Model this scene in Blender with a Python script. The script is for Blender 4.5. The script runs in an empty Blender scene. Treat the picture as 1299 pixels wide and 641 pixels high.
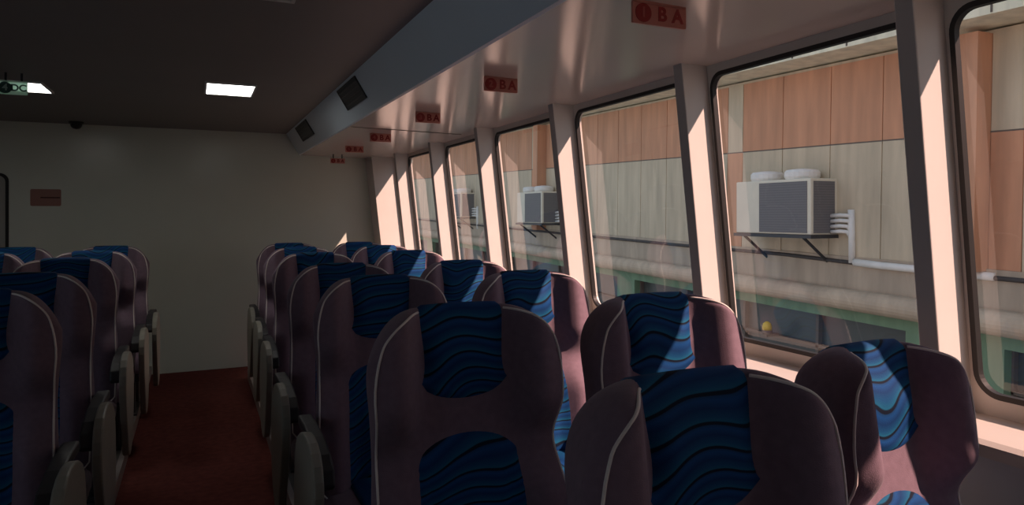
import bpy, bmesh, math, random
from mathutils import Vector, Matrix
random.seed(7)
sc = bpy.context.scene
COL = sc.collection
PI = math.pi

# ------------------------------------------------------------------ helpers
def mesh_obj(name, verts, faces, mat=None, parent=None, smooth=False, mats=None, mat_idx=None, bevel=0, merge=False):
    me = bpy.data.meshes.new(name)
    bm = bmesh.new()
    vs = [bm.verts.new(v) for v in verts]
    for k, f in enumerate(faces):
        try:
            fc = bm.faces.new([vs[i] for i in f])
            fc.smooth = smooth
            if mat_idx: fc.material_index = mat_idx[k]
        except ValueError:
            pass
    if merge: bmesh.ops.remove_doubles(bm, verts=bm.verts, dist=1e-5)
    bmesh.ops.recalc_face_normals(bm, faces=bm.faces)
    if bevel:
        bmesh.ops.bevel(bm, geom=[e for e in bm.edges if len(e.link_faces) == 2 and e.calc_face_angle(0) > .5],
                        offset=bevel, segments=2, affect='EDGES', profile=.5)
    bm.to_mesh(me); bm.free()
    for m in (mats or [mat]):
        if m: me.materials.append(m)
    o = bpy.data.objects.new(name, me); COL.objects.link(o)
    if parent: o.parent = parent
    return o

def inst(name, me, parent=None, loc=None):
    o = bpy.data.objects.new(name, me); COL.objects.link(o)
    if parent: o.parent = parent
    if loc: o.location = loc
    return o

class G:                                       # geometry collector for ONE mesh
    def __init__(s): s.v = []; s.f = []; s.m = []
    def add(s, verts, faces, mi=0):
        b = len(s.v); s.v += [tuple(v) for v in verts]
        s.f += [tuple(i + b for i in f) for f in faces]; s.m += [mi] * len(faces)
        return s
    def box(s, x0, x1, y0, y1, z0, z1, mi=0):
        v = [(x0,y0,z0),(x1,y0,z0),(x1,y1,z0),(x0,y1,z0),(x0,y0,z1),(x1,y0,z1),(x1,y1,z1),(x0,y1,z1)]
        return s.add(v, [(0,3,2,1),(4,5,6,7),(0,1,5,4),(1,2,6,5),(2,3,7,6),(3,0,4,7)], mi)
    def prism(s, poly, axis, a, b, mi=0):      # poly of 2-D points extruded along an axis
        def P(p, t):
            if axis == 'x': return (t, p[0], p[1])
            if axis == 'y': return (p[0], t, p[1])
            return (p[0], p[1], t)
        n = len(poly)
        v = [P(p, a) for p in poly] + [P(p, b) for p in poly]
        f = [tuple(range(n))[::-1], tuple(range(n, 2*n))] + [(i, (i+1) % n, n+(i+1) % n, n+i) for i in range(n)]
        return s.add(v, f, mi)
    def tube(s, pts, r, n=8, mi=0, closed=False):
        pts = [Vector(p) for p in pts]; N = len(pts); rings = []
        up = None
        for i, p in enumerate(pts):
            a = pts[(i-1) % N] if (closed or i) else p
            b = pts[(i+1) % N] if (closed or i < N-1) else p
            t = (b - a).normalized()
            if up is None:
                up = Vector((0,0,1)) if abs(t.z) < .9 else Vector((0,1,0))
            x = t.cross(up).normalized(); y = x.cross(t).normalized(); up = y
            rr = r[i] if isinstance(r, (list, tuple)) else r
            rings.append([p + x*rr*math.cos(2*PI*k/n) + y*rr*math.sin(2*PI*k/n) for k in range(n)])
        v = [q for ring in rings for q in ring]; f = []
        for i in range(N if closed else N-1):
            j = (i+1) % N
            for k in range(n): f.append((i*n+k, i*n+(k+1) % n, j*n+(k+1) % n, j*n+k))
        if not closed: f += [tuple(range(n))[::-1], tuple(range((N-1)*n, N*n))]
        return s.add(v, f, mi)
    def lathe(s, prof, c=(0,0,0), n=24, mi=0, axis='z'):   # prof: (r, h)
        v = []; f = []
        for r, h in prof:
            for k in range(n):
                a = 2*PI*k/n
                p = (r*math.cos(a), r*math.sin(a), h)
                if axis == 'y': p = (p[0], p[2], p[1])
                v.append((p[0]+c[0], p[1]+c[1], p[2]+c[2]))
        for i in range(len(prof)-1):
            for k in range(n): f.append((i*n+k, i*n+(k+1) % n, (i+1)*n+(k+1) % n, (i+1)*n+k))
        f += [tuple(range(n))[::-1], tuple(range((len(prof)-1)*n, len(prof)*n))]
        return s.add(v, f, mi)
    def build(s, name, mat=None, parent=None, smooth=False, mats=None, bevel=0, merge=False):
        return mesh_obj(name, s.v, s.f, mat, parent, smooth, mats, s.m, bevel, merge)

def empty(name, loc, rz=0):
    o = bpy.data.objects.new(name, None); COL.objects.link(o)
    o.location = loc; o.rotation_euler = (0, 0, rz); o.empty_display_size = .1
    return o
def tag(o, label, cat, group=None):
    o['label'] = label; o['category'] = cat
    if group: o['group'] = group
    return o
def struct(o):
    o['kind'] = 'structure'; return o

def rrect(w, h, r, n=7, cx=0, cy=0):           # rounded rectangle outline, counter-clockwise
    pts = []
    for (sx, sy, a0) in ((1,1,0), (-1,1,90), (-1,-1,180), (1,-1,270)):
        for k in range(n):
            a = math.radians(a0 + 90*k/(n-1))
            pts.append((cx + sx*(w/2-r) + r*math.cos(a), cy + sy*(h/2-r) + r*math.sin(a)))
    return pts

def srgb(r, g, b):
    f = lambda c: (c/255/12.92) if c/255 <= .04045 else ((c/255+.055)/1.055)**2.4
    return (f(r), f(g), f(b), 1)

# ------------------------------------------------------------------ materials
def new_mat(name):
    m = bpy.data.materials.new(name); m.use_nodes = True
    nt = m.node_tree
    return m, nt, nt.nodes['Principled BSDF']
def mat(name, col, rough=.6, metal=0, spec=.5, noise=0, nscale=40, bump=0, bscale=200, coat=0, sheen=0):
    m, nt, b = new_mat(name)
    b.inputs['Base Color'].default_value = col if len(col) == 4 else (*col, 1)
    b.inputs['Roughness'].default_value = rough
    b.inputs['Metallic'].default_value = metal
    b.inputs['Specular IOR Level'].default_value = spec
    if coat: b.inputs['Coat Weight'].default_value = coat
    if sheen: b.inputs['Sheen Weight'].default_value = sheen
    tc = nt.nodes.new('ShaderNodeTexCoord')
    if noise:
        n = nt.nodes.new('ShaderNodeTexNoise'); n.inputs['Scale'].default_value = nscale; n.inputs['Detail'].default_value = 5
        nt.links.new(tc.outputs['Object'], n.inputs['Vector'])
        mr = nt.nodes.new('ShaderNodeMapRange')
        mr.inputs['From Min'].default_value = .25; mr.inputs['From Max'].default_value = .75
        mr.inputs['To Min'].default_value = 1-noise; mr.inputs['To Max'].default_value = 1+noise
        nt.links.new(n.outputs['Fac'], mr.inputs['Value'])
        mx = nt.nodes.new('ShaderNodeVectorMath'); mx.operation = 'SCALE'
        mx.inputs[0].default_value = (col[0], col[1], col[2])
        nt.links.new(mr.outputs['Result'], mx.inputs['Scale'])
        nt.links.new(mx.outputs['Vector'], b.inputs['Base Color'])
    if bump:
        n2 = nt.nodes.new('ShaderNodeTexNoise'); n2.inputs['Scale'].default_value = bscale; n2.inputs['Detail'].default_value = 3
        nt.links.new(tc.outputs['Object'], n2.inputs['Vector'])
        bp = nt.nodes.new('ShaderNodeBump'); bp.inputs['Strength'].default_value = bump; bp.inputs['Distance'].default_value = .002
        nt.links.new(n2.outputs['Fac'], bp.inputs['Height']); nt.links.new(bp.outputs['Normal'], b.inputs['Normal'])
    return m

M = {}
M['wall']     = mat('warm_white_panel', (.62,.57,.52), .38, noise=.03, nscale=3)
M['pillar']   = mat('white_pillar_paint', (.70,.66,.62), .45, noise=.03, nscale=6)
M['pillargrey'] = mat('grey_pillar_inner_face', (.42,.41,.40), .5)  # inner faces are coloured a darker grey than the other pillar sides
M['lowerwall'] = mat('grey_lower_side_panel', (.62,.63,.66), .5)
M['soffit']   = mat('glossy_soffit_panel', (.64,.57,.53), .16, spec=.7, noise=.03, nscale=2)
M['duct']     = mat('satin_duct_panel', (.72,.82,.90), .3, noise=.03, nscale=2)
M['ceiling']  = mat('grey_ceiling_panel', (.20,.19,.185), .5, noise=.05, nscale=2)
M['bulkhead'] = mat('pale_grey_bulkhead_paint', (.66,.70,.61), .24, noise=.05, nscale=1.5)
M['carpet']   = mat('red_brown_carpet', (.135,.036,.030), .95, spec=.1, noise=.25, nscale=25, bump=.6, bscale=400)
M['mauve']    = mat('mauve_upholstery', (.20,.137,.175), .9, spec=.12, noise=.10, nscale=60, bump=.35, bscale=500, sheen=.12)
M['piping']   = mat('cream_piping', (.80,.72,.68), .6)
M['cream']    = mat('cream_arm_plastic', (.31,.295,.24), .45, noise=.08, nscale=8)
M['darkplastic'] = mat('dark_arm_plastic', (.035,.033,.035), .5)
M['steel']    = mat('dark_steel', (.06,.06,.065), .45, metal=.6)
M['plinth']   = mat('dark_plinth', (.10,.09,.085), .6)
M['strip']    = mat('dull_metal_strip', (.34,.30,.28), .4, metal=.3)
M['gasket']   = mat('black_rubber', (.012,.011,.011), .55)
M['ventdark'] = mat('dark_vent_plastic', (.03,.033,.036), .5)
M['lampframe']= mat('white_lamp_frame', (.6,.6,.58), .4)
M['black']    = mat('black_plastic', (.012,.012,.013), .35)
M['red_ink']  = mat('red_ink', (.27,.012,.010), .5)
M['green_ink']= mat('dark_green_ink', (.012,.06,.045), .5)
M['pale_ink'] = mat('pale_red_ink', (.42,.11,.09), .5)
M['pale_green_ink'] = mat('pale_green_ink', (.30,.42,.36), .5)
def plate_mat(name, col, see=0):
    m, nt, b = new_mat(name)
    b.inputs['Base Color'].default_value = (*col, 1); b.inputs['Roughness'].default_value = .35
    t = nt.nodes.new('ShaderNodeBsdfTranslucent'); t.inputs['Color'].default_value = (*col, 1)
    mx = nt.nodes.new('ShaderNodeMixShader'); mx.inputs[0].default_value = .5
    nt.links.new(b.outputs[0], mx.inputs[1]); nt.links.new(t.outputs[0], mx.inputs[2])
    tp = nt.nodes.new('ShaderNodeBsdfTransparent'); tp.inputs['Color'].default_value = (.75, 1, .88, 1)
    m2 = nt.nodes.new('ShaderNodeMixShader'); m2.inputs[0].default_value = see
    nt.links.new(mx.outputs[0], m2.inputs[1]); nt.links.new(tp.outputs[0], m2.inputs[2])
    nt.links.new(m2.outputs[0], nt.nodes['Material Output'].inputs['Surface'])
    return m
M['red_plate'] = plate_mat('pale_red_sign_plastic', (.68,.34,.28))
M['green_plate'] = plate_mat('pale_green_sign_plastic', (.62,.80,.70), .16)
M['notice']   = mat('dull_pink_notice', (.34,.17,.14), .6)
M['notice_ink'] = mat('dark_red_notice_ink', (.09,.02,.018), .6)
M['door']     = mat('grey_door_paint', (.40,.40,.37), .45)
# outside
def cladding(name, col, rib=.055):
    m, nt, b = new_mat(name)
    b.inputs['Roughness'].default_value = .7
    tc = nt.nodes.new('ShaderNodeTexCoord')
    mp = nt.nodes.new('ShaderNodeMapping'); mp.inputs['Scale'].default_value = (6, 6, .8)
    nt.links.new(tc.outputs['Object'], mp.inputs['Vector'])
    n = nt.nodes.new('ShaderNodeTexNoise'); n.inputs['Scale'].default_value = 1.2; n.inputs['Detail'].default_value = 6
    nt.links.new(mp.outputs['Vector'], n.inputs['Vector'])
    mr = nt.nodes.new('ShaderNodeMapRange'); mr.inputs['From Min'].default_value = .3; mr.inputs['From Max'].default_value = .75
    mr.inputs['To Min'].default_value = .78; mr.inputs['To Max'].default_value = 1.12
    nt.links.new(n.outputs['Fac'], mr.inputs['Value'])
    s = nt.nodes.new('ShaderNodeVectorMath'); s.operation = 'SCALE'; s.inputs[0].default_value = col[:3]
    nt.links.new(mr.outputs['Result'], s.inputs['Scale']); nt.links.new(s.outputs['Vector'], b.inputs['Base Color'])
    return m
M['orange']   = cladding('weathered_orange_cladding', (.64,.31,.175))
M['clad']     = cladding('weathered_beige_cladding', (.62,.505,.355))
M['fascia']   = cladding('cream_fascia', (.84,.78,.58))
M['ledge']    = cladding('beige_ledge', (.58,.45,.32))
M['band']     = cladding('sandy_band', (.48,.38,.28))
M['green']    = cladding('dull_green_wall', (.19,.30,.18))
M['opening']  = mat('dark_opening_glass', (.07,.075,.07), .35)
M['joint']    = mat('dark_joint', (.14,.11,.09), .8)
M['acwhite']  = mat('cream_ac_casing', (.74,.66,.52), .5, noise=.05, nscale=5)
M['pipe']     = mat('white_pipe_lagging', (.80,.76,.70), .6, noise=.08, nscale=9)
M['cable']    = mat('dark_cable', (.06,.05,.045), .7)
M['quay']     = mat('grey_quay_concrete', (.30,.28,.25), .9, noise=.2, nscale=2)
M['yellow']   = mat('yellow_plastic', (.75,.50,.05), .4)

def grille_mat():
    m, nt, b = new_mat('dark_fin_grille'); b.inputs['Roughness'].default_value = .6
    tc = nt.nodes.new('ShaderNodeTexCoord')
    w = nt.nodes.new('ShaderNodeTexWave'); w.wave_type = 'BANDS'; w.bands_direction = 'Z'; w.inputs['Scale'].default_value = 12
    nt.links.new(tc.outputs['Object'], w.inputs['Vector'])
    r = nt.nodes.new('ShaderNodeValToRGB')
    r.color_ramp.elements[0].color = (.13,.12,.12,1); r.color_ramp.elements[1].color = (.18,.165,.165,1)
    nt.links.new(w.outputs['Fac'], r.inputs['Fac']); nt.links.new(r.outputs['Color'], b.inputs['Base Color'])
    return m
M['grille'] = grille_mat()

def wave_fabric():
    m, nt, b = new_mat('blue_wave_fabric')
    N, Lk = nt.nodes, nt.links
    b.inputs['Roughness'].default_value = .75; b.inputs['Specular IOR Level'].default_value = .2
    tc = N.new('ShaderNodeTexCoord'); sp = N.new('ShaderNodeSeparateXYZ'); Lk.new(tc.outputs['Object'], sp.inputs[0])
    oi = N.new('ShaderNodeObjectInfo')
    def mth(op, a, c=None):
        n = N.new('ShaderNodeMath'); n.operation = op
        for k, x in enumerate((a, c)):
            if x is None: continue
            if isinstance(x, (int, float)): n.inputs[k].default_value = x
            else: Lk.new(x, n.inputs[k])
        return n.outputs[0]
    x, z = sp.outputs['X'], sp.outputs['Z']
    rnd = oi.outputs['Random']
    # low-frequency wandering so that neighbouring crests come closer and part again
    mp = N.new('ShaderNodeCombineXYZ')
    Lk.new(mth('ADD', mth('MULTIPLY', x, 5.5), mth('MULTIPLY', rnd, 30)), mp.inputs[0]); Lk.new(mth('MULTIPLY', z, 7.), mp.inputs[2])
    ns = N.new('ShaderNodeTexNoise'); ns.inputs['Scale'].default_value = 1.; ns.inputs['Detail'].default_value = .4
    Lk.new(mp.outputs[0], ns.inputs['Vector'])
    s1 = mth('SINE', mth('ADD', mth('MULTIPLY', x, 30.), mth('MULTIPLY', rnd, 9.)))
    t = mth('ADD', mth('MULTIPLY', z, 24.), mth('MULTIPLY', ns.outputs['Fac'], 2.6))
    t = mth('ADD', t, mth('MULTIPLY', s1, .34))
    t = mth('SUBTRACT', t, mth('MULTIPLY', x, 4.5))
    fr = mth('FRACT', t)
    r = N.new('ShaderNodeValToRGB'); cr = r.color_ramp
    stops = [(0,(.003,.008,.022)),(.06,(.003,.008,.022)),(.10,(.008,.115,.22)),(.28,(.005,.07,.185)),(.55,(.004,.038,.135)),(.82,(.006,.064,.22)),(.93,(.006,.05,.15)),(.965,(.003,.008,.022)),(1,(.003,.008,.022))]
    cr.elements[0].position = 0; cr.elements[0].color = (*stops[0][1],1)
    cr.elements[1].position = 1; cr.elements[1].color = (*stops[-1][1],1)
    for p, c in stops[1:-1]:
        e = cr.elements.new(p); e.color = (*c,1)
    Lk.new(fr, r.inputs['Fac']); Lk.new(r.outputs['Color'], b.inputs['Base Color'])
    n2 = N.new('ShaderNodeTexNoise'); n2.inputs['Scale'].default_value = 500
    Lk.new(tc.outputs['Object'], n2.inputs['Vector'])
    bp = N.new('ShaderNodeBump'); bp.inputs['Strength'].default_value = .25; bp.inputs['Distance'].default_value = .002
    Lk.new(n2.outputs['Fac'], bp.inputs['Height']); Lk.new(bp.outputs['Normal'], b.inputs['Normal'])
    return m
M['blue'] = wave_fabric()

def glass_mat():
    m = bpy.data.materials.new('window_glass'); m.use_nodes = True
    nt = m.node_tree; nt.nodes.clear(); N, L = nt.nodes, nt.links
    out = N.new('ShaderNodeOutputMaterial'); mix = N.new('ShaderNodeMixShader')
    tr = N.new('ShaderNodeBsdfTransparent'); tr.inputs[0].default_value = (.93,.90,.87,1)
    gl = N.new('ShaderNodeBsdfGlossy'); gl.inputs['Roughness'].default_value = .03; gl.inputs['Color'].default_value = (.95,.95,.95,1)
    lw = N.new('ShaderNodeLayerWeight'); lw.inputs['Blend'].default_value = .5
    pw = N.new('ShaderNodeMath'); pw.operation = 'POWER'; pw.inputs[1].default_value = 4.
    ml = N.new('ShaderNodeMath'); ml.operation = 'MULTIPLY_ADD'; ml.inputs[1].default_value = .75; ml.inputs[2].default_value = .07
    L.new(lw.outputs['Facing'], pw.inputs[0]); L.new(pw.outputs[0], ml.inputs[0])
    L.new(ml.outputs[0], mix.inputs[0]); L.new(tr.outputs[0], mix.inputs[1]); L.new(gl.outputs[0], mix.inputs[2])
    L.new(mix.outputs[0], out.inputs[0])
    return m
M['glass'] = glass_mat()
def emit(name, col, st):
    m, nt, b = new_mat(name)
    b.inputs['Base Color'].default_value = (.8,.8,.8,1)
    b.inputs['Emission Color'].default_value = (*col,1); b.inputs['Emission Strength'].default_value = st
    return m
M['lamp'] = emit('lit_lamp_diffuser', (1,.98,.93), 8.0)
M['lampoff'] = mat('unlit_lamp_diffuser', (.55,.55,.55), .4)

# ------------------------------------------------------------------ camera
H = 1.35; F = 920.0; PX, PY, VX = 700.0, 273.0, 250.0
YAW = math.atan((PX - VX)/F)
cd = bpy.data.cameras.new('camera'); cam = bpy.data.objects.new('camera', cd); COL.objects.link(cam)
cam.location = (0, 0, H); cam.rotation_euler = (PI/2, 0, -YAW)
cd.sensor_fit = 'HORIZONTAL'; cd.sensor_width = 36; cd.lens = F*36/1299
cd.shift_x = -(PX - 649.5)/1299; cd.shift_y = -(320.5 - PY)/1299
cd.clip_start = .03; cd.clip_end = 300
sc.camera = cam

# ------------------------------------------------------------------ room shell
YB = 7.0           # far bulkhead
YA = -2.6          # wall behind the camera
XL = -2.9          # left side wall
XI = 1.60          # inner corner of the pillars at eye height
LEAN = .11
def xg(z): return 1.71 - LEAN*(z - 1.35)          # glass / wall-panel plane
def xi(z): return XI - LEAN*(z - 1.35)             # pillars' inner faces
ZC, ZS0, ZS1 = 2.09, 1.905, 1.885
XD0, XD1 = .84, .73
ZW0, ZW1 = .897, 1.858                             # window openings

struct(G().box(XL, 1.95, YA, YB+.1, -.12, 0).build('floor', M['carpet']))
struct(G().box(XL, XD1+.02, YA, YB+.1, ZC, ZC+.08).build('ceiling', M['ceiling']))
struct(G().prism([(XD0, ZS0), (XD0+.012, ZS0-.004), (XD1+.03, ZC+.08), (XD1, ZC+.08), (XD1, ZC)], 'y', YA, YB).build('trim_1', M['duct']))
struct(G().prism([(XD0+.012, ZS0-.004), (1.74, ZS1), (1.74, ZS1+.04), (XD0+.012, ZS0+.04)], 'y', YA, YB).build('trim_2', M['soffit']))
# thin panel joint across the soffit
struct(G().prism([(.86, ZS0-.0065), (1.58, ZS1-.0005), (1.58, ZS1+.003), (.86, ZS0+.003)], 'y', 4.60, 4.606).build('trim_3', M['joint']))
struct(G().box(XL, 1.9, YB, YB+.1, 0, ZC).build('wall_front', M['bulkhead']))
struct(G().box(XL, 1.9, YA-.1, YA, -.1, 2.2).build('wall_back', M['bulkhead']))

# left side wall with windows only well behind the view
g = G(); LW = [(-2.2,-1.3), (-1.1,-.2), (0.0,.9), (1.1,2.0), (2.2,3.1)]
g.box(XL-.1, XL, YA, YB, 0, .92); g.box(XL-.1, XL, YA, YB, 1.70, ZC+.05)
ys = [YA] + [y for w in LW for y in w] + [YB]
for i in range(0, len(ys), 2): g.box(XL-.1, XL, ys[i], ys[i+1], .92, 1.70)
struct(g.build('wall_left', M['wall']))

# right side wall: bays with rounded openings
OPEN = [(-1.55,-.545), (-.465,.561), (.640,1.170), (1.248,2.092), (2.170,3.128), (3.207,4.188), (4.267,5.183), (5.262,6.238), (6.317,6.708)]
PIL  = [(-.533,-.478), (.573,.628), (1.182,1.236), (2.104,2.158), (3.14,3.195), (4.20,4.255), (5.195,5.25), (6.25,6.305)]
bays = [YA] + [(OPEN[i][1] + OPEN[i+1][0])/2 for i in range(len(OPEN)-1)] + [YB]
ZB0, ZB1 = .862, 1.9
g = G(); T = .03
for i, (a, b) in enumerate(OPEN):
    inner = rrect(b-a, ZW1-ZW0, .065, 7, (a+b)/2, (ZW0+ZW1)/2)
    y0, y1 = bays[i], bays[i+1]
    outer = []
    for k, (sy, sz) in enumerate(((y1,ZB1), (y0,ZB1), (y0,ZB0), (y1,ZB0))):
        for q in range(7):
            p = inner[k*7+q]
            t = q/6
            # walk round the corner of the bay rectangle
            if k == 0: c = (y1, p[1] + (ZB1-p[1])*min(1, t*2)) if t < .5 else (p[0] + (y1-p[0])*min(1, (1-t)*2), ZB1)
            if k == 1: c = (p[0] + (y0-p[0])*min(1, t*2), ZB1) if t < .5 else (y0, p[1] + (ZB1-p[1])*min(1, (1-t)*2))
            if k == 2: c = (y0, p[1] + (ZB0-p[1])*min(1, t*2)) if t < .5 else (p[0] + (y0-p[0])*min(1, (1-t)*2), ZB0)
            if k == 3: c = (p[0] + (y1-p[0])*min(1, t*2), ZB0) if t < .5 else (y1, p[1] + (ZB0-p[1])*min(1, (1-t)*2))
            outer.append(c)
    n = len(inner)
    v = [(xg(z), y, z) for y, z in inner] + [(xg(z), y, z) for y, z in outer] + [(xg(z)+T, y, z) for y, z in inner] + [(xg(z)+T, y, z) for y, z in outer]
    f = []
    for k in range(n):
        j = (k+1) % n
        f += [(k, j, n+j, n+k), (2*n+k, 3*n+k, 3*n+j, 2*n+j), (k, 2*n+k, 2*n+j, j)]
    g.add(v, f)
# wall below the sill: slopes down to a ledge, then the lower side wall
prof = [(xg(.862), .862), (xg(.862), .853), (1.575, .850), (1.56, .842), (1.56, .815), (1.60, .805), (1.88, .805), (1.88, .862)]
g.prism(prof, 'y', YA, YB)
struct(g.build('wall_right', M['wall']))
struct(G().prism([(1.60, .805), (1.61, .42), (1.64, .0), (1.88, 0), (1.88, .805)], 'y', YA, YB).build('baseboard_right', M['lowerwall']))
struct(G().box(1.600, 1.615, YA, YB, .596, .604).build('trim_4', M['joint']))

for i, (a, b) in enumerate(PIL):
    pts = []
    z0, z1 = .852, 1.90
    v = []
    for z in (z0, z1):
        ya, yb = a, b
        v += [(xi(z), ya, z), (xg(z)+.005, ya, z), (xg(z)+.005, yb, z), (xi(z), yb, z)]
    o = mesh_obj(f'trim_{5+i}', v, [(0,1,2,3),(4,7,6,5),(0,4,5,1),(1,5,6,2),(2,6,7,3),(3,7,4,0)], mats=[M['pillar'], M['pillargrey']], mat_idx=[0,0,0,0,0,1], bevel=.003)
    struct(o)
# boxed corner jamb against the far bulkhead
v = []
for z in (0, 1.9):
    v += [(xi(z)-.10, 6.72, z), (1.75, 6.72, z), (1.75, YB, z), (xi(z)-.10, YB, z)]
struct(mesh_obj('trim_13', v, [(0,1,2,3),(4,7,6,5),(0,4,5,1),(1,5,6,2),(2,6,7,3),(3,7,4,0)], M['pillar']))

for i, (a, b) in enumerate(OPEN):
    oc = ((a+b)/2, (ZW0+ZW1)/2)
    out = rrect(b-a-.002, ZW1-ZW0-.002, .064, 9, *oc)
    inn = rrect(b-a-.030, ZW1-ZW0-.030, .050, 9, *oc)
    n = len(out)
    # glass pane (thin slab)
    gx = .014
    v = [(xg(z)+gx, y, z) for y, z in out]
    w = struct(mesh_obj(f'window_{i+1}', v, [tuple(range(n))], M['glass']))
    v = [(xg(z)-.006, y, z) for y, z in out] + [(xg(z)-.006, y, z) for y, z in inn] + [(xg(z)+gx-.001, y, z) for y, z in out] + [(xg(z)+gx-.001, y, z) for y, z in inn]
    f = []
    for k in range(n):
        j = (k+1) % n
        f += [(k, j, n+j, n+k), (2*n+k, 3*n+k, 3*n+j, 2*n+j), (k, 2*n+k, 2*n+j, j), (n+k, n+j, 3*n+j, 3*n+k)]
    mesh_obj('gasket', v, f, M['gasket'], w)

# seat plinths with a thin metal edging along the aisle
struct(G().box(.40, 1.60, -.6, 6.3, 0, .07).build('trim_14', M['plinth']))
struct(G().box(-1.6, -.37, 1.2, 6.4, 0, .07).build('trim_15', M['plinth']))
struct(G().box(-.37, -.345, 1.2, 7.0, 0, .072).build('trim_16', M['strip']))
struct(G().box(.375, .40, -.6, 6.5, 0, .072).build('trim_17', M['strip']))

# door in the far bulkhead, only its rounded edge in view
dr = rrect(.74, 1.66, .06, 7, -1.70, .85)
dn = rrect(.70, 1.62, .05, 7, -1.70, .85)
d = struct(G().prism(dn, 'y', YB-.012, YB+.005).build('door_1', M['door']))
n = len(dr)
v = [(x, YB-.014, z) for x, z in dr] + [(x, YB-.014, z) for x, z in dn] + [(x, YB, z) for x, z in dr] + [(x, YB, z) for x, z in dn]
f = []
for k in range(n):
    j = (k+1) % n
    f += [(k, j, n+j, n+k), (k, 2*n+k, 2*n+j, j), (n+k, n+j, 3*n+j, 3*n+k)]
mesh_obj('door_seal', v, f, M['gasket'], d)
hd = G().tube([(-1.38, YB-.012, .99), (-1.38, YB-.05, .99), (-1.46, YB-.05, .99)], .009, 8).build('door_handle', M['steel'], d)

# ------------------------------------------------------------------ seats (face -Y, towards the camera)
ZT, ZBK = 1.15, .40
def sstep(x, a, b):
    t = max(0, min(1, (x-a)/(b-a))); return t*t*(3-2*t)
def hw(z):
    return .222 + .006*math.exp(-((z-1.02)/.09)**2) - .008*math.exp(-((z-.82)/.07)**2) + .004*math.exp(-((z-.62)/.12)**2)
def ztop(u):
    a = max(0, (abs(u)-.45)/.55)
    return ZT - .105*a**2.8 - .012*u*u
def edge(u, z, r=.020, p=2.2):
    dx = (1-abs(u))*hw(z); dz = ztop(u)-z
    k = lambda d: (1-(1-min(max(d,0)/r, 1))**p)**(1/p)
    return min(k(dx), 1)*min(k(dz), 1)
def yc(z): return .045 + (z-.45)*.155
def wamp(z):
    return .070*sstep(z, .82, .94) + .052*(1-sstep(z, .70, .82)) + .018
def rim_y(x, z):                              # the piped outline sits forward, near the face of the wings
    return .040 + .62*wamp(z)*sstep(abs(x), .085, .19)
def front_y(x, z):
    u = max(-1, min(1, x/hw(z)))
    ax = abs(x)
    p = .052 + wamp(z)*sstep(ax, .085, .165)*(1-.22*sstep(ax, .17, .225))
    p += .018*math.exp(-((z-1.04)/.06)**2)*(1-sstep(ax, .06, .11))
    p += .016*math.exp(-((z-.66)/.14)**2)*(1-sstep(ax, .07, .13))
    q = rim_y(x, z)
    return yc(z) - q - edge(u, z)*(p-q)
def back_y(x, z):
    u = max(-1, min(1, x/hw(z)))
    q = rim_y(x, z)
    return yc(z) - q + edge(u, z, .085, 1.75)*(q + .060)
def make_backrest():
    nu, nv = 44, 46
    us = []
    for i in range(nu+1):
        t = -1 + 2*i/nu
        us.append(math.copysign(1-(1-abs(t))**1.55, t))
    vs = [1-(1-j/nv)**1.6 for j in range(nv+1)]
    v, f = [], []
    for side in (front_y, back_y):
        for u in us:
            zt = ztop(u)
            for q in vs:
                z = ZBK + q*(zt-ZBK); x = u*hw(z)
                v.append((x, side(x, z), z))
    m = (nu+1)*(nv+1)
    for s in (0, 1):
        for i in range(nu):
            for j in range(nv):
                a = s*m + i*(nv+1) + j
                f.append((a, a+nv+1, a+nv+2, a+1) if s == 0 else (a, a+1, a+nv+2, a+nv+1))
    for i in range(nu):                       # bottom strip
        a, b = i*(nv+1), (i+1)*(nv+1)
        f.append((a, m+a, m+b, b))
    return mesh_obj('backrest', v, f, M['mauve'], smooth=True, merge=True)
def make_cover():
    ns, nq, nb = 16, 26, 8
    v, f = [], []
    for i in range(ns+1):
        s = -1 + 2*i/ns
        col = []
        def X(z): return s*(.104 - .006*math.exp(-((z-1.03)/.06)**2) + .008*(1-sstep(z, .94, 1.02)))
        x0 = X(1.14); zt = ztop(x0/hw(1.14)); zl = .928 + .028*s*s + .022*s**6
        for j in range(nq+1):
            q = 1-(1-j/nq)**1.6
            z = zl + q*(zt-zl); x = X(z); e = edge(x/hw(z), z)
            rim = (abs(s) > .97 or j == 0)
            o = -.004 if rim else .006
            col.append((x, front_y(x, z) - o*min(1, e+.15), z + o*(1-e)))
        for j in range(1, nb+1):
            z = zt - .15*(j/nb)**1.5; x = X(1.14); e = edge(x/hw(z), z)
            rim = (abs(s) > .97 or j == nb)
            o = -.004 if rim else .006
            col.append((x, back_y(x, z) + o*min(1, e+.15), z + o*(1-e)))
        v += col
    w = nq+1+nb
    for i in range(ns):
        for j in range(w-1):
            a = i*w+j; f.append((a, a+w, a+w+1, a+1))
    return mesh_obj('headrest_cover', v, f, M['blue'], smooth=True)
def make_lumbar():
    ns, nq = 16, 22
    v, f = [], []
    for i in range(ns+1):
        s = -1 + 2*i/ns
        zt = .862 - .035*s*s - .02*s**6
        for j in range(nq+1):
            z = .47 + (zt-.47)*j/nq
            x = s*(.118 + .012*sstep(.9-z, 0, .3))
            rim = abs(s) > .97 or j in (0, nq)
            v.append((x, front_y(x, z) - (-.004 if rim else .006), z))
    for i in range(ns):
        for j in range(nq):
            a = i*(nq+1)+j; f.append((a, a+nq+1, a+nq+2, a+1))
    return mesh_obj('back_panel', v, f, M['blue'], smooth=True)
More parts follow.
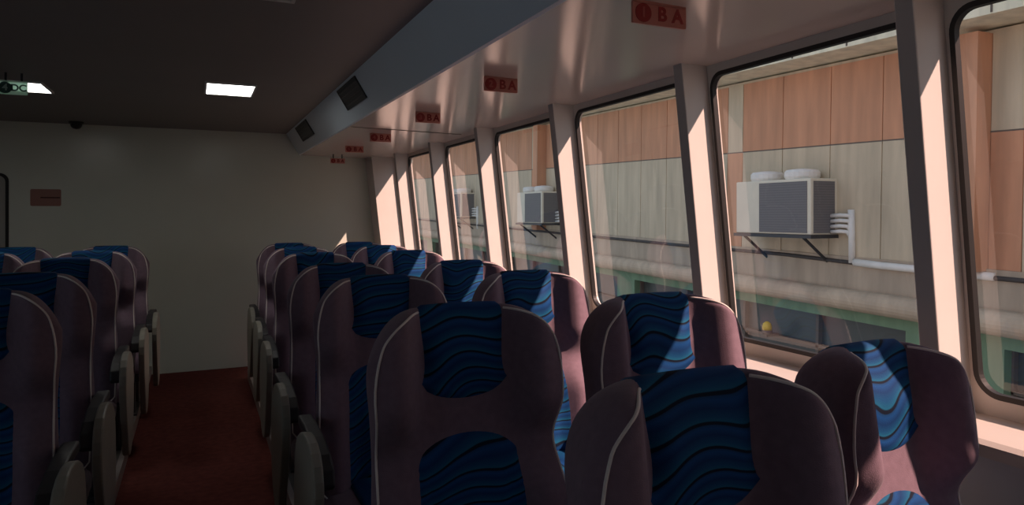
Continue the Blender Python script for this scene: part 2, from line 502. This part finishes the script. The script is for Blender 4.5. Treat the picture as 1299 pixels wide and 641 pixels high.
def make_piping():
    g = G()
    for sg in (-1, 1):
        pts = []
        for k in range(26):
            z = .47 + (1.0-.47)*k/25
            pts.append([sg*(hw(z)-.007), z])
        for k in range(1, 26):
            t = k/25
            u = .94 - (.94-.46)*t
            pts.append([sg*u*hw(1.1), ztop(u)-.008])
        for _ in range(4):
            pts = [pts[0]] + [[(pts[i-1][0]+2*pts[i][0]+pts[i+1][0])/4, (pts[i-1][1]+2*pts[i][1]+pts[i+1][1])/4] for i in range(1, len(pts)-1)] + [pts[-1]]
        p3 = [(x, front_y(x, z)-.001, z) for x, z in pts]
        # curl inwards at the foot of the back
        x0, z0 = pts[0]
        p3 = [(x0-sg*.035, front_y(x0-sg*.035, .44)-.001, .44), (x0-sg*.012, front_y(x0-sg*.012, .455)-.001, .455)] + p3
        g.tube(p3, .0029, 6)
    return g.build('piping', M['piping'], smooth=True)
def pad(x0, x1, y0, y1, z0, z1, r, n=8, crown=.012):     # soft cushion block
    g = G(); out = rrect(x1-x0, y1-y0, r*1.6, 6, (x0+x1)/2, (y0+y1)/2)
    cx, cy = (x0+x1)/2, (y0+y1)/2
    lv = []
    for t in range(n+1):
        a = PI*t/n
        ins = r*(1-math.sin(a)); z = (z0+r) - r*math.cos(a) if a < PI/2 else (z1-r) - r*math.cos(a)
        lv.append((ins, z))
    v, f = [], []
    m = len(out)
    for ins, z in lv:
        kx, ky = 1-ins/((x1-x0)/2), 1-ins/((y1-y0)/2)
        v += [(cx+(x-cx)*kx, cy+(y-cy)*ky, z) for x, y in out]
    for t in range(n):
        for k in range(m): f.append((t*m+k, t*m+(k+1) % m, (t+1)*m+(k+1) % m, (t+1)*m+k))
    f.append(tuple(range(m))[::-1])
    b = n*m                                               # crowned top
    v.append((cx, cy, z1+crown)); c = len(v)-1
    for k in range(m): f.append((b+k, b+(k+1) % m, c))
    g.add(v, f); return g
def arm_meshes(sx):
    x = sx*.252
    g = G()
    path = [(.03,.690), (-.10,.695), (-.22,.690), (-.33,.672), (-.385,.645)]
    prof = [(y, z+.017) for y, z in path] + [(-.400,.622), (-.388,.606)] + [(y, z-.017) for y, z in path[::-1]]
    g.prism(prof, 'x', x-.024, x+.018)
    a = g.build('armrest', M['darkplastic'], bevel=.006)
    g = G()                                               # curved cream side shell below the arm pad
    sh = [(-.05,.66), (-.16,.712), (-.28,.724), (-.375,.695), (-.415,.62), (-.40,.53), (-.35,.42), (-.30,.32), (-.27,.24), (-.18,.21), (-.08,.25), (-.02,.36), (.0,.48), (-.02,.58)]
    x += sx*.026
    for _ in range(1):
        q = []
        for i in range(len(sh)):
            p, r = sh[i], sh[(i+1) % len(sh)]
            q += [(p[0]*.75+r[0]*.25, p[1]*.75+r[1]*.25), (p[0]*.25+r[0]*.75, p[1]*.25+r[1]*.75)]
        sh = q
    g.prism(sh, 'x', x-.014, x+.014)
    s = g.build('side_panel', M['cream'], bevel=.006)
    return a, s
def take(o):
    me = o.data; bpy.data.objects.remove(o); return me
SEAT = {k: take(fn()) for k, fn in (('backrest', make_backrest), ('headrest_cover', make_cover), ('back_panel', make_lumbar), ('piping', make_piping))}
SEAT['seat_cushion'] = take(pad(-.222, .222, -.43, .06, .335, .465, .05).build('seat_cushion', M['mauve'], smooth=True))
SEAT['cushion_panel'] = take(pad(-.125, .125, -.36, .0, .440, .479, .015).build('cushion_panel', M['blue'], smooth=True))
SEAT['seat_frame'] = take(G().box(-.20, .20, -.40, .08, .30, .345).box(-.19, .19, .05, .085, .345, .46).build('seat_frame', M['steel'], bevel=.006))
lg = G().tube([(0,-.30,.071), (0,-.28,.31)], .02, 10).tube([(0,.0,.071), (0,.0,.31)], .02, 10).box(-.03, .03, -.36, .06, .068, .082)
SEAT['leg'] = take(lg.build('leg', M['steel']))
ARM = {}
for sx in (-1, 1):
    a, s = arm_meshes(sx); ARM[sx] = (take(a), take(s))

SS = 1.08                                                  # seats a little broader and farther than first measured
def seat(x, ytop, label, group, arms=(-1, 1), sc_=1.0, wx=1.0):
    x *= SS; ytop *= SS; sxy = SS*sc_; sz = (H - (H - ZT*sc_)*SS)/ZT
    t = empty('passenger_seat', (x, ytop - .153*sxy, 0))
    tag(t, label, 'seat', group); t.scale = (sxy*wx*.955, sxy, sz)
    for k in ('seat_frame', 'seat_cushion', 'cushion_panel', 'backrest', 'headrest_cover', 'back_panel', 'piping'):
        o = inst(k, SEAT[k], t)
    for sx in (-1, 1): inst('leg', SEAT['leg'], t, (sx*.15, 0, 0))
    for sx in arms:
        a = inst('armrest', ARM[sx][0], t); inst('side_panel', ARM[sx][1], a)
    return t

GA, GW, GL, GF = 'seats right of the aisle', 'seats by the windows', 'seats left of the aisle', 'seats in the far left corner'
rowsA = [(.640,.90), (.525,1.59), (.537,2.43), (.530,3.09), (.558,4.03), (.572,4.75), (.580,5.43)]
rowsW = [(1.135,1.0), (1.030,1.57), (1.045,2.40), (1.035,3.06), (1.06,4.04), (1.075,4.77), (1.06,5.42)]
LA = ['large foreground mauve seat with blue cover cut off by the bottom of the photo',
      'complete mauve aisle seat with dark blue headrest, directly behind the foreground seat',
      'mauve aisle seat right of the aisle, third row back, piped left shoulder showing',
      'mauve aisle seat right of the aisle, fourth row back, slim piped edge showing',
      'mauve aisle seat right of the aisle, fifth row back, mostly hidden by nearer seats',
      'mauve aisle seat right of the aisle, sixth row back, just before the end seat',
      'dark end seat right of the aisle, last row nearest the bulkhead floor']
LW_ = ['sunlit mauve window seat at lower right with blue wave headrest beside the ledge',
      'mauve window seat with a sunlit blue strip below the air conditioner window',
      'mauve window seat, third from the camera, with pink sunlit right side',
      'mauve window seat, fourth from the camera, with bright blue patch on its cover',
      'mauve window seat, fifth from the camera, small with a pink right wing',
      'mauve window seat, sixth from the camera, barely showing between its neighbours',
      'mauve window seat in the last row under the sunlit far corner pillar']
for i, (x, y) in enumerate(rowsA): seat(x, y, LA[i], GA, (-1,), .975 if i == 0 else 1)
for i, (x, y) in enumerate(rowsW): seat(x, y, LW_[i], GW, (1,), .965 if i == 0 else 1, .78 if i == 0 else 1)
rowsL = [(-.315,2.43), (-.302,3.05), (-.315,4.02), (-.291,4.75), (-.265,5.43)]
LL = ['mauve seat left of the aisle cut by the photo edge, nearest the camera',
      'mauve seat left of the aisle, second from the camera, piped right shoulder',
      'mauve seat left of the aisle, third from the camera, bluish cover showing',
      'mauve seat left of the aisle, fourth from the camera, before the end seat',
      'dark end seat left of the aisle, last row nearest the bulkhead']
for i, (xe, y) in enumerate(rowsL): seat(xe - .226, y, LL[i], GL, (1,))
for i, (xe, y) in enumerate(((-.815,4.02), (-.78,4.75), (-.755,5.43))):
    seat(xe - .226, y, ['seat left of the aisle seats at the left photo edge, third row', 'second column seat left of the aisle, hidden behind the third row seat',
        'black topped seat at far left below the reddish notice plate'][i], GF, (-1,))

# ------------------------------------------------------------------ ceiling things
def font_mesh(txt, size, mat_, name, parent, loc, depth=.0012):
    cu = bpy.data.curves.new('txt', 'FONT'); cu.body = txt; cu.size = size; cu.extrude = depth; cu.align_x = 'CENTER'; cu.align_y = 'CENTER'
    cu.offset = size*.03
    tmp = bpy.data.objects.new('txt', cu); COL.objects.link(tmp)
    dg = bpy.context.evaluated_depsgraph_get()
    me = bpy.data.meshes.new_from_object(tmp.evaluated_get(dg))
    bpy.data.objects.remove(tmp); bpy.data.curves.remove(cu)
    me.materials.clear(); me.materials.append(mat_); me.name = name
    o = bpy.data.objects.new(name, me); COL.objects.link(o); o.parent = parent
    o.location = loc; o.rotation_euler = (PI/2, 0, 0)
    return o
def row_sign(x, y, z, w, h, num, a, b, plate, ink, pale, label, group, drop=0):
    t = empty('row_sign', (x, y, z)); tag(t, label, 'sign', group)
    out = rrect(w, h, .004, 4, 0, -h/2-drop)
    G().prism(out, 'y', -.004, .004).build('plate', M[plate], t)
    if not drop: G().box(-w/2+.004, w/2-.004, -.009, .009, -.006, 0).build('mounting_strip', M[plate], t)
    if drop: G().box(-w/2+.02, -w/2+.03, -.002, .002, -drop-.002, -.004).box(w/2-.03, w/2-.02, -.002, .002, -drop-.002, -.004).build('hanger', M['black'], t)
    r = h*.42; zc = -h*.52-drop
    dk = G().lathe([(r*.98, -.0056), (r, -.0052), (r, -.003)], (-w*.31, 0, 0), 28, axis='y').build('number_disc', M[ink], t)
    dk.location = (0, 0, zc)
    font_mesh(num, h*.62, M[pale], 'numeral', t, (-w*.31, -.006, zc), .0008)
    font_mesh(a, h*(.86 if b == 'A' else .66), M[ink], 'letter', t, (w*.04, -.0042, zc))
    font_mesh(b, h*(.86 if b == 'A' else .66), M[ink], 'letter', t, (w*.33, -.0042, zc))
SIG = [(1.075,1.565,.165,.058), (1.085,2.68,.142,.058), (1.105,3.76,.135,.056), (1.105,4.87,.140,.056), (1.12,5.85,.140,.050), (1.128,6.66,.125,.045)]
SLAB = ['pale red row sign on the soffit nearest the camera, largest lettering B A',
        'second red row sign back along the soffit, letters B A',
        'third red row sign along the soffit, just before the panel joint',
        'fourth red row sign along the soffit, just past the panel joint',
        'fifth red row sign along the soffit, small and blurred',
        'farthest and smallest red row sign, in the corner near the bulkhead']
def zs(x): return ZS0 - .004 + (x - XD0)*(ZS1-ZS0+.004)/(1.70-XD0)
for i, (x, y, w, h) in enumerate(SIG):
    row_sign(x, y, zs(x)+.001, w, h, str(i+1), 'B', 'A', 'red_plate', 'red_ink', 'pale_ink', SLAB[i], 'red row signs under the soffit', .04 if i == 5 else 0)
row_sign(-.853, 4.60, ZC+.001, .118, .072, '4', 'D', 'C', 'green_plate', 'green_ink', 'pale_green_ink',
         'pale green sign reading D C hanging before the left ceiling light', None, .045)

def ceiling_light(x0, x1, y0, y1, lit, label):
    t = empty('ceiling_light', ((x0+x1)/2, (y0+y1)/2, ZC)); tag(t, label, 'light', 'ceiling lights')
    w, d = (x1-x0)/2, (y1-y0)/2
    g = G()
    for a in ((-w-.012, w+.012, -d-.012, -d), (-w-.012, w+.012, d, d+.012), (-w-.012, -w, -d, d), (w, w+.012, -d, d)):
        g.box(a[0], a[1], a[2], a[3], -.010, .002)
    g.build('frame', M['lampframe'], t)
    G().box(-w, w, -d, d, -.006, .002).build('diffuser', M['lamp' if lit else 'lampoff'], t)
ceiling_light(.050, .296, 4.45, 4.84, True, 'square lit ceiling light alone in the middle of the dark ceiling')
ceiling_light(-1.06, -.784, 4.88, 5.23, True, 'lit ceiling light at left edge, partly behind the green sign')
ceiling_light(.14, .29, 2.36, 2.63, False, 'unlit ceiling light just cut off by the top edge of the photo')

t = empty('dome_camera', (-.86, 6.82, ZC)); tag(t, 'small black dome camera under the ceiling near the bulkhead', 'camera')
G().lathe([(.052, .002), (.052, -.012), (.046, -.018)], n=24).build('base', M['black'], t, smooth=False)
G().lathe([(.042, -.016), (.040, -.030), (.033, -.045), (.020, -.055), (.004, -.059)], n=24).build('dome', M['black'], t, smooth=True)

def air_vent(y0, y1, label):
    t = empty('air_vent', (0, (y0+y1)/2, 0)); tag(t, label, 'vent', 'air vents in the duct side')
    def P(s, off): # s in 0..1 down the sloping duct face
        z = ZC + (ZS0-ZC)*s; x = XD1 + (XD0-XD1)*s
        nx, nz = -(ZC-ZS0), -(XD0-XD1); l = math.hypot(nx, nz)
        return (x + nx/l*off, z + nz/l*off)
    hy = (y1-y0)/2
    a, b, c, d = P(.11, .004), P(.62, .004), P(.62, -.004), P(.11, -.004)
    G().prism([a, b, c, d], 'y', -hy, hy).build('backing', M['ventdark'], t)
    for k in range(4):
        s = .18 + k*.12
        G().prism([P(s, .010), P(s+.03, .004), P(s+.03, .002), P(s-.01, .002)], 'y', -hy+.01, hy-.01).build('louvre', M['ventdark'], t)
    g = G()
    for sa, sb in ((.07, .11), (.62, .66)): g.prism([P(sa, .008), P(sb, .008), P(sb, -.002), P(sa, -.002)], 'y', -hy-.012, hy+.012)
    for ya, yb in ((-hy-.012, -hy), (hy, hy+.012)): g.prism([P(.11, .008), P(.62, .008), P(.62, -.002), P(.11, -.002)], 'y', ya, yb)
    g.build('frame', M['ventdark'], t)
air_vent(3.85, 4.35, 'dark louvred air vent in the duct side, nearer of the two')
air_vent(5.75, 6.35, 'dark louvred air vent in the duct side, farther one near the bulkhead')

t = empty('notice_plate', (-1.088, YB, 1.49)); tag(t, 'small dull pink notice plate with a dark line on the bulkhead', 'notice')
G().prism(rrect(.205, .135, .012, 5), 'y', -.006, .001).build('plate', M['notice'], t)
G().box(-.035, .095, -.0075, -.005, -.005, .005).build('printed_line', M['notice_ink'], t)

# ------------------------------------------------------------------ outside: terminal building on the quay
struct(G().box(2.2, 60, -40, 60, -1.5, -1.3).build('ground', M['quay']))
TILT = .022
b = empty('terminal_building', (6.0, 5.0, 0)); b.rotation_euler = (TILT, 0, 0)
tag(b, 'weathered orange and beige terminal building seen through the windows', 'building')
Y0, Y1 = -9.0, 26.0                                        # local Y (world minus 5)
g = G().box(0, 4, Y0, Y1, .68, 2.93, 0).build('wall', M['clad'], b)
# cladding panels: (local y0, y1, z0, z1, colour), one chequered skin
gp = G()
edges = [-9+.66*i for i in range(54)]
def skin(y0, y1, z0, z1, mi): gp.box(-.012, .01, y0+.006, y1-.006, z0, z1, mi)
ZBR = 2.075
col = [(-1.36,-1.12,'f'), (-1.12,-.90,'o'), (-.90,-.70,'c'), (-.70,-.335,'c')]
y = -9.0
def top_bottom(y0, y1, flip):
    skin(y0, y1, ZBR+.006, 2.90, 1 if flip else 0)
    skin(y0, y1, .90, ZBR-.006, 0 if flip else 1)
yy = -1.38
while yy > -8.8:
    top_bottom(yy-.66, yy, False); yy -= .66
top_bottom(-1.38, -1.10, True)
top_bottom(-.90, -.42, True)
for a_, c_ in ((-.42,-.03), (-.03,.616), (.616,1.309), (1.309,1.98)): top_bottom(a_, c_, False)
top_bottom(1.98, 2.26, True)
yy = 2.26
k = 0
while yy < 25:
    top_bottom(yy, yy+.66, (k % 9) == 8); yy += .66; k += 1
gp.build('cladding', None, b, mats=[M['orange'], M['clad']])
G().box(-.012, 0, Y0, Y1, ZBR-.007, ZBR+.007).build('panel_joint', M['joint'], b)
G().box(-.20, .01, -1.10, -.90, .90, 2.90).build('pilaster', M['orange'], b)
G().box(-.20, .01, 2.26+.66*8, 2.26+.66*8+.2, .90, 2.90).build('pilaster', M['orange'], b)
gf = G().box(-.45, 4.2, Y0, Y1, 2.95, 3.75)
gf.build('fascia', M['fascia'], b)
gj = G()
for k in range(-12, 34): gj.box(-.458, -.44, k*.70+.02, k*.70+.035, 2.96, 3.74)
gj.build('fascia_joint', M['joint'], b)
G().box(-.03, .3, Y0, Y1, .57, .92).build('band', M['band'], b)
# rounded beige ledge
pts = [(.3,.38)] + [(-.08-.10*math.sin(a), .485-.105*math.cos(a)) for a in [PI*k/10 for k in range(11)]] + [(.3,.59)]
gl_ = G().prism(pts, 'y', Y0, Y1); gl_.build('ledge', M['ledge'], b)
# green wall with dark openings
OP = [(-7.5,-4.6), (-4.0,-1.25), (-.32,4.4), (4.9,9.5), (10.0,15.0), (15.5,21.)]
g = G().box(.0, .3, Y0, Y1, .265, .40).box(.0, .3, Y0, Y1, -1.4, -.75)
e = [Y0] + [q for o in OP for q in o] + [Y1]
for i in range(0, len(e), 2): g.box(.0, .3, e[i], e[i+1], -.75, .265)
g.build('green_wall', M['green'], b)
for a_, c_ in OP:
    w = G().box(.16, .2, a_, c_, -.75, .265).build('window', M['opening'], b)
    n_ = max(2, int((c_-a_)/1.1)); gg = G()
    for k in range(n_+1):
        yk = a_ + (c_-a_)*k/n_; gg.box(.10, .17, yk-.02, yk+.02, -.75, .265)
    gg.box(.10, .17, a_, c_, -.12, -.09)
    gg.build('window_bars', M['joint'], w)
# roof behind the fascia
G().box(-.3, 4.1, Y0, Y1, 3.75, 3.82).build('roof', M['clad'], b)

def ac_unit(x, yn, z0, L, label, mirror=False):
    t = empty('air_conditioner', (x, yn, z0)); tag(t, label, 'air conditioner', 'air conditioners on the terminal wall')
    h = .585; d = .38
    G().box(0, d, 0, L, 0, h).build('casing', M['acwhite'], t, bevel=.012)
    G().box(-.006, .01, .05, L*.66, .02, h-.03).build('front_grille', M['grille'], t)
    G().box(.035, d-.05, -.006, .01, .02, h-.03).build('side_grille', M['grille'], t)
    for k in (0, 1):
        c = (d*.5, L*(.27+.46*k), h)
        G().lathe([(.17, -.002), (.185, .03), (.185, .075), (.165, .10), (.05, .115)], c, 22).build('fan_cowl', M['pipe'], t, smooth=False)
    # steel bracket: shelf and slanting struts back to the wall
    br = G().box(-.02, d+.03, -.02, L+.02, -.035, -.001)
    br.build('shelf', M['steel'], t)
    for yk in (.12, L-.12):
        G().tube([(.02, yk, -.03), (d, yk, -.30)], .016, 8).build('strut', M['steel'], t)
    # bundle of lagged pipes leaving the near end
    gpipe = G()
    for k in range(4):
        zz = .03 + .055*k
        gpipe.tube([(d-.10, .01, zz), (d-.10, -.12, zz+.01), (d-.06, -.17-.01*k, zz+.005), (d-.03, -.19, zz-.05)], .020, 8)
    gpipe.build('hose_bundle', M['pipe'], t, smooth=True)
    G().tube([(d-.03, -.20, .26), (d-.03, -.205, 0), (d-.03, -.21, -.28)], .035, 10).build('drop_pipe', M['pipe'], t, smooth=True)
    return t
ac_unit(5.62, 5.48, 1.145, 1.14, 'large cream air conditioner with dark grille outside the nearest full window')
ac_unit(5.62, 11.9, 1.20, 1.14, 'second air conditioner, pale, seen through the fourth window back')
ac_unit(5.62, 16.4, 1.30, 1.14, 'far air conditioner, dim, seen through the fifth window back')
# long lagged pipe and thin cable along the wall
g = G().tube([(5.95, 5.225, .875), (5.95, 4.9, .86), (5.95, 4.2, .845), (5.95, 3.95, .84), (5.95, 3.80, .835)], .036, 10)
tag(g.build('lagged_pipe', M['pipe'], smooth=True), 'white lagged pipe running along the building below the large air conditioner', 'pipe')
g = G().tube([(5.96, -2, .73), (5.96, 1, .78), (5.96, 3.8, .825), (5.96, 5.3, .868), (5.96, 6.2, .905), (5.96, 8.1, .935), (5.96, 12., 1.02), (5.96, 18, 1.15), (5.96, 25, 1.30)], .020, 8)
tag(g.build('wall_cable', M['cable'], smooth=True), 'thin dark cable strung along the building above the beige ledge', 'cable')
g = G().tube([(5.95, 11.645, 1.02), (5.95, 11.2, .97), (5.95, 10.6, .96)], .03, 8)
tag(g.build('lagged_pipe', M['pipe'], smooth=True), 'short white pipe beside the second air conditioner', 'pipe')
t = empty('warning_lamp', (5.93, 6.45, .02)); tag(t, 'small yellow lamp low against the dark building opening', 'lamp')
G().lathe([(.045, -.05), (.06, -.03), (.06, .0)], n=16).build('base', M['joint'], t)
G().lathe([(.055, .0), (.055, .04), (.045, .075), (.02, .095), (.004, .10)], n=16).build('lens', M['yellow'], t, smooth=True)
G().box(-.02, .16, -.02, .02, -.08, -.045).build('bracket', M['joint'], t)

# ------------------------------------------------------------------ light
sd = bpy.data.lights.new('sun', 'SUN'); sd.energy = 9.0; sd.color = (1, .66, .56); sd.angle = math.radians(.6)
so = bpy.data.objects.new('sun', sd); COL.objects.link(so); so.location = (6, -4, 9)
so.rotation_euler = Vector((-1, 1.27, -1.47)).to_track_quat('-Z', 'Y').to_euler()
w = bpy.data.worlds.new('world'); sc.world = w; w.use_nodes = True
nt = w.node_tree; bg = nt.nodes['Background']
tc = nt.nodes.new('ShaderNodeTexCoord'); sp = nt.nodes.new('ShaderNodeSeparateXYZ'); nt.links.new(tc.outputs['Generated'], sp.inputs[0])
rp = nt.nodes.new('ShaderNodeValToRGB')
rp.color_ramp.elements[0].position = .0; rp.color_ramp.elements[0].color = (.58,.66,.74,1)
rp.color_ramp.elements[1].position = .6; rp.color_ramp.elements[1].color = (.42,.57,.80,1)
nt.links.new(sp.outputs['Z'], rp.inputs['Fac']); nt.links.new(rp.outputs['Color'], bg.inputs['Color'])
bg.inputs['Strength'].default_value = 1.1

sc.view_settings.view_transform = 'Standard'
try: sc.view_settings.look = 'None'
except TypeError: pass
sc.view_settings.gamma = 1; sc.view_settings.use_curve_mapping = False
sc.view_settings.exposure = 0
sc.cycles.use_denoising = True
sc.cycles.max_bounces = 10; sc.cycles.diffuse_bounces = 5; sc.cycles.transparent_max_bounces = 12
sc.cycles.sample_clamp_indirect = 4
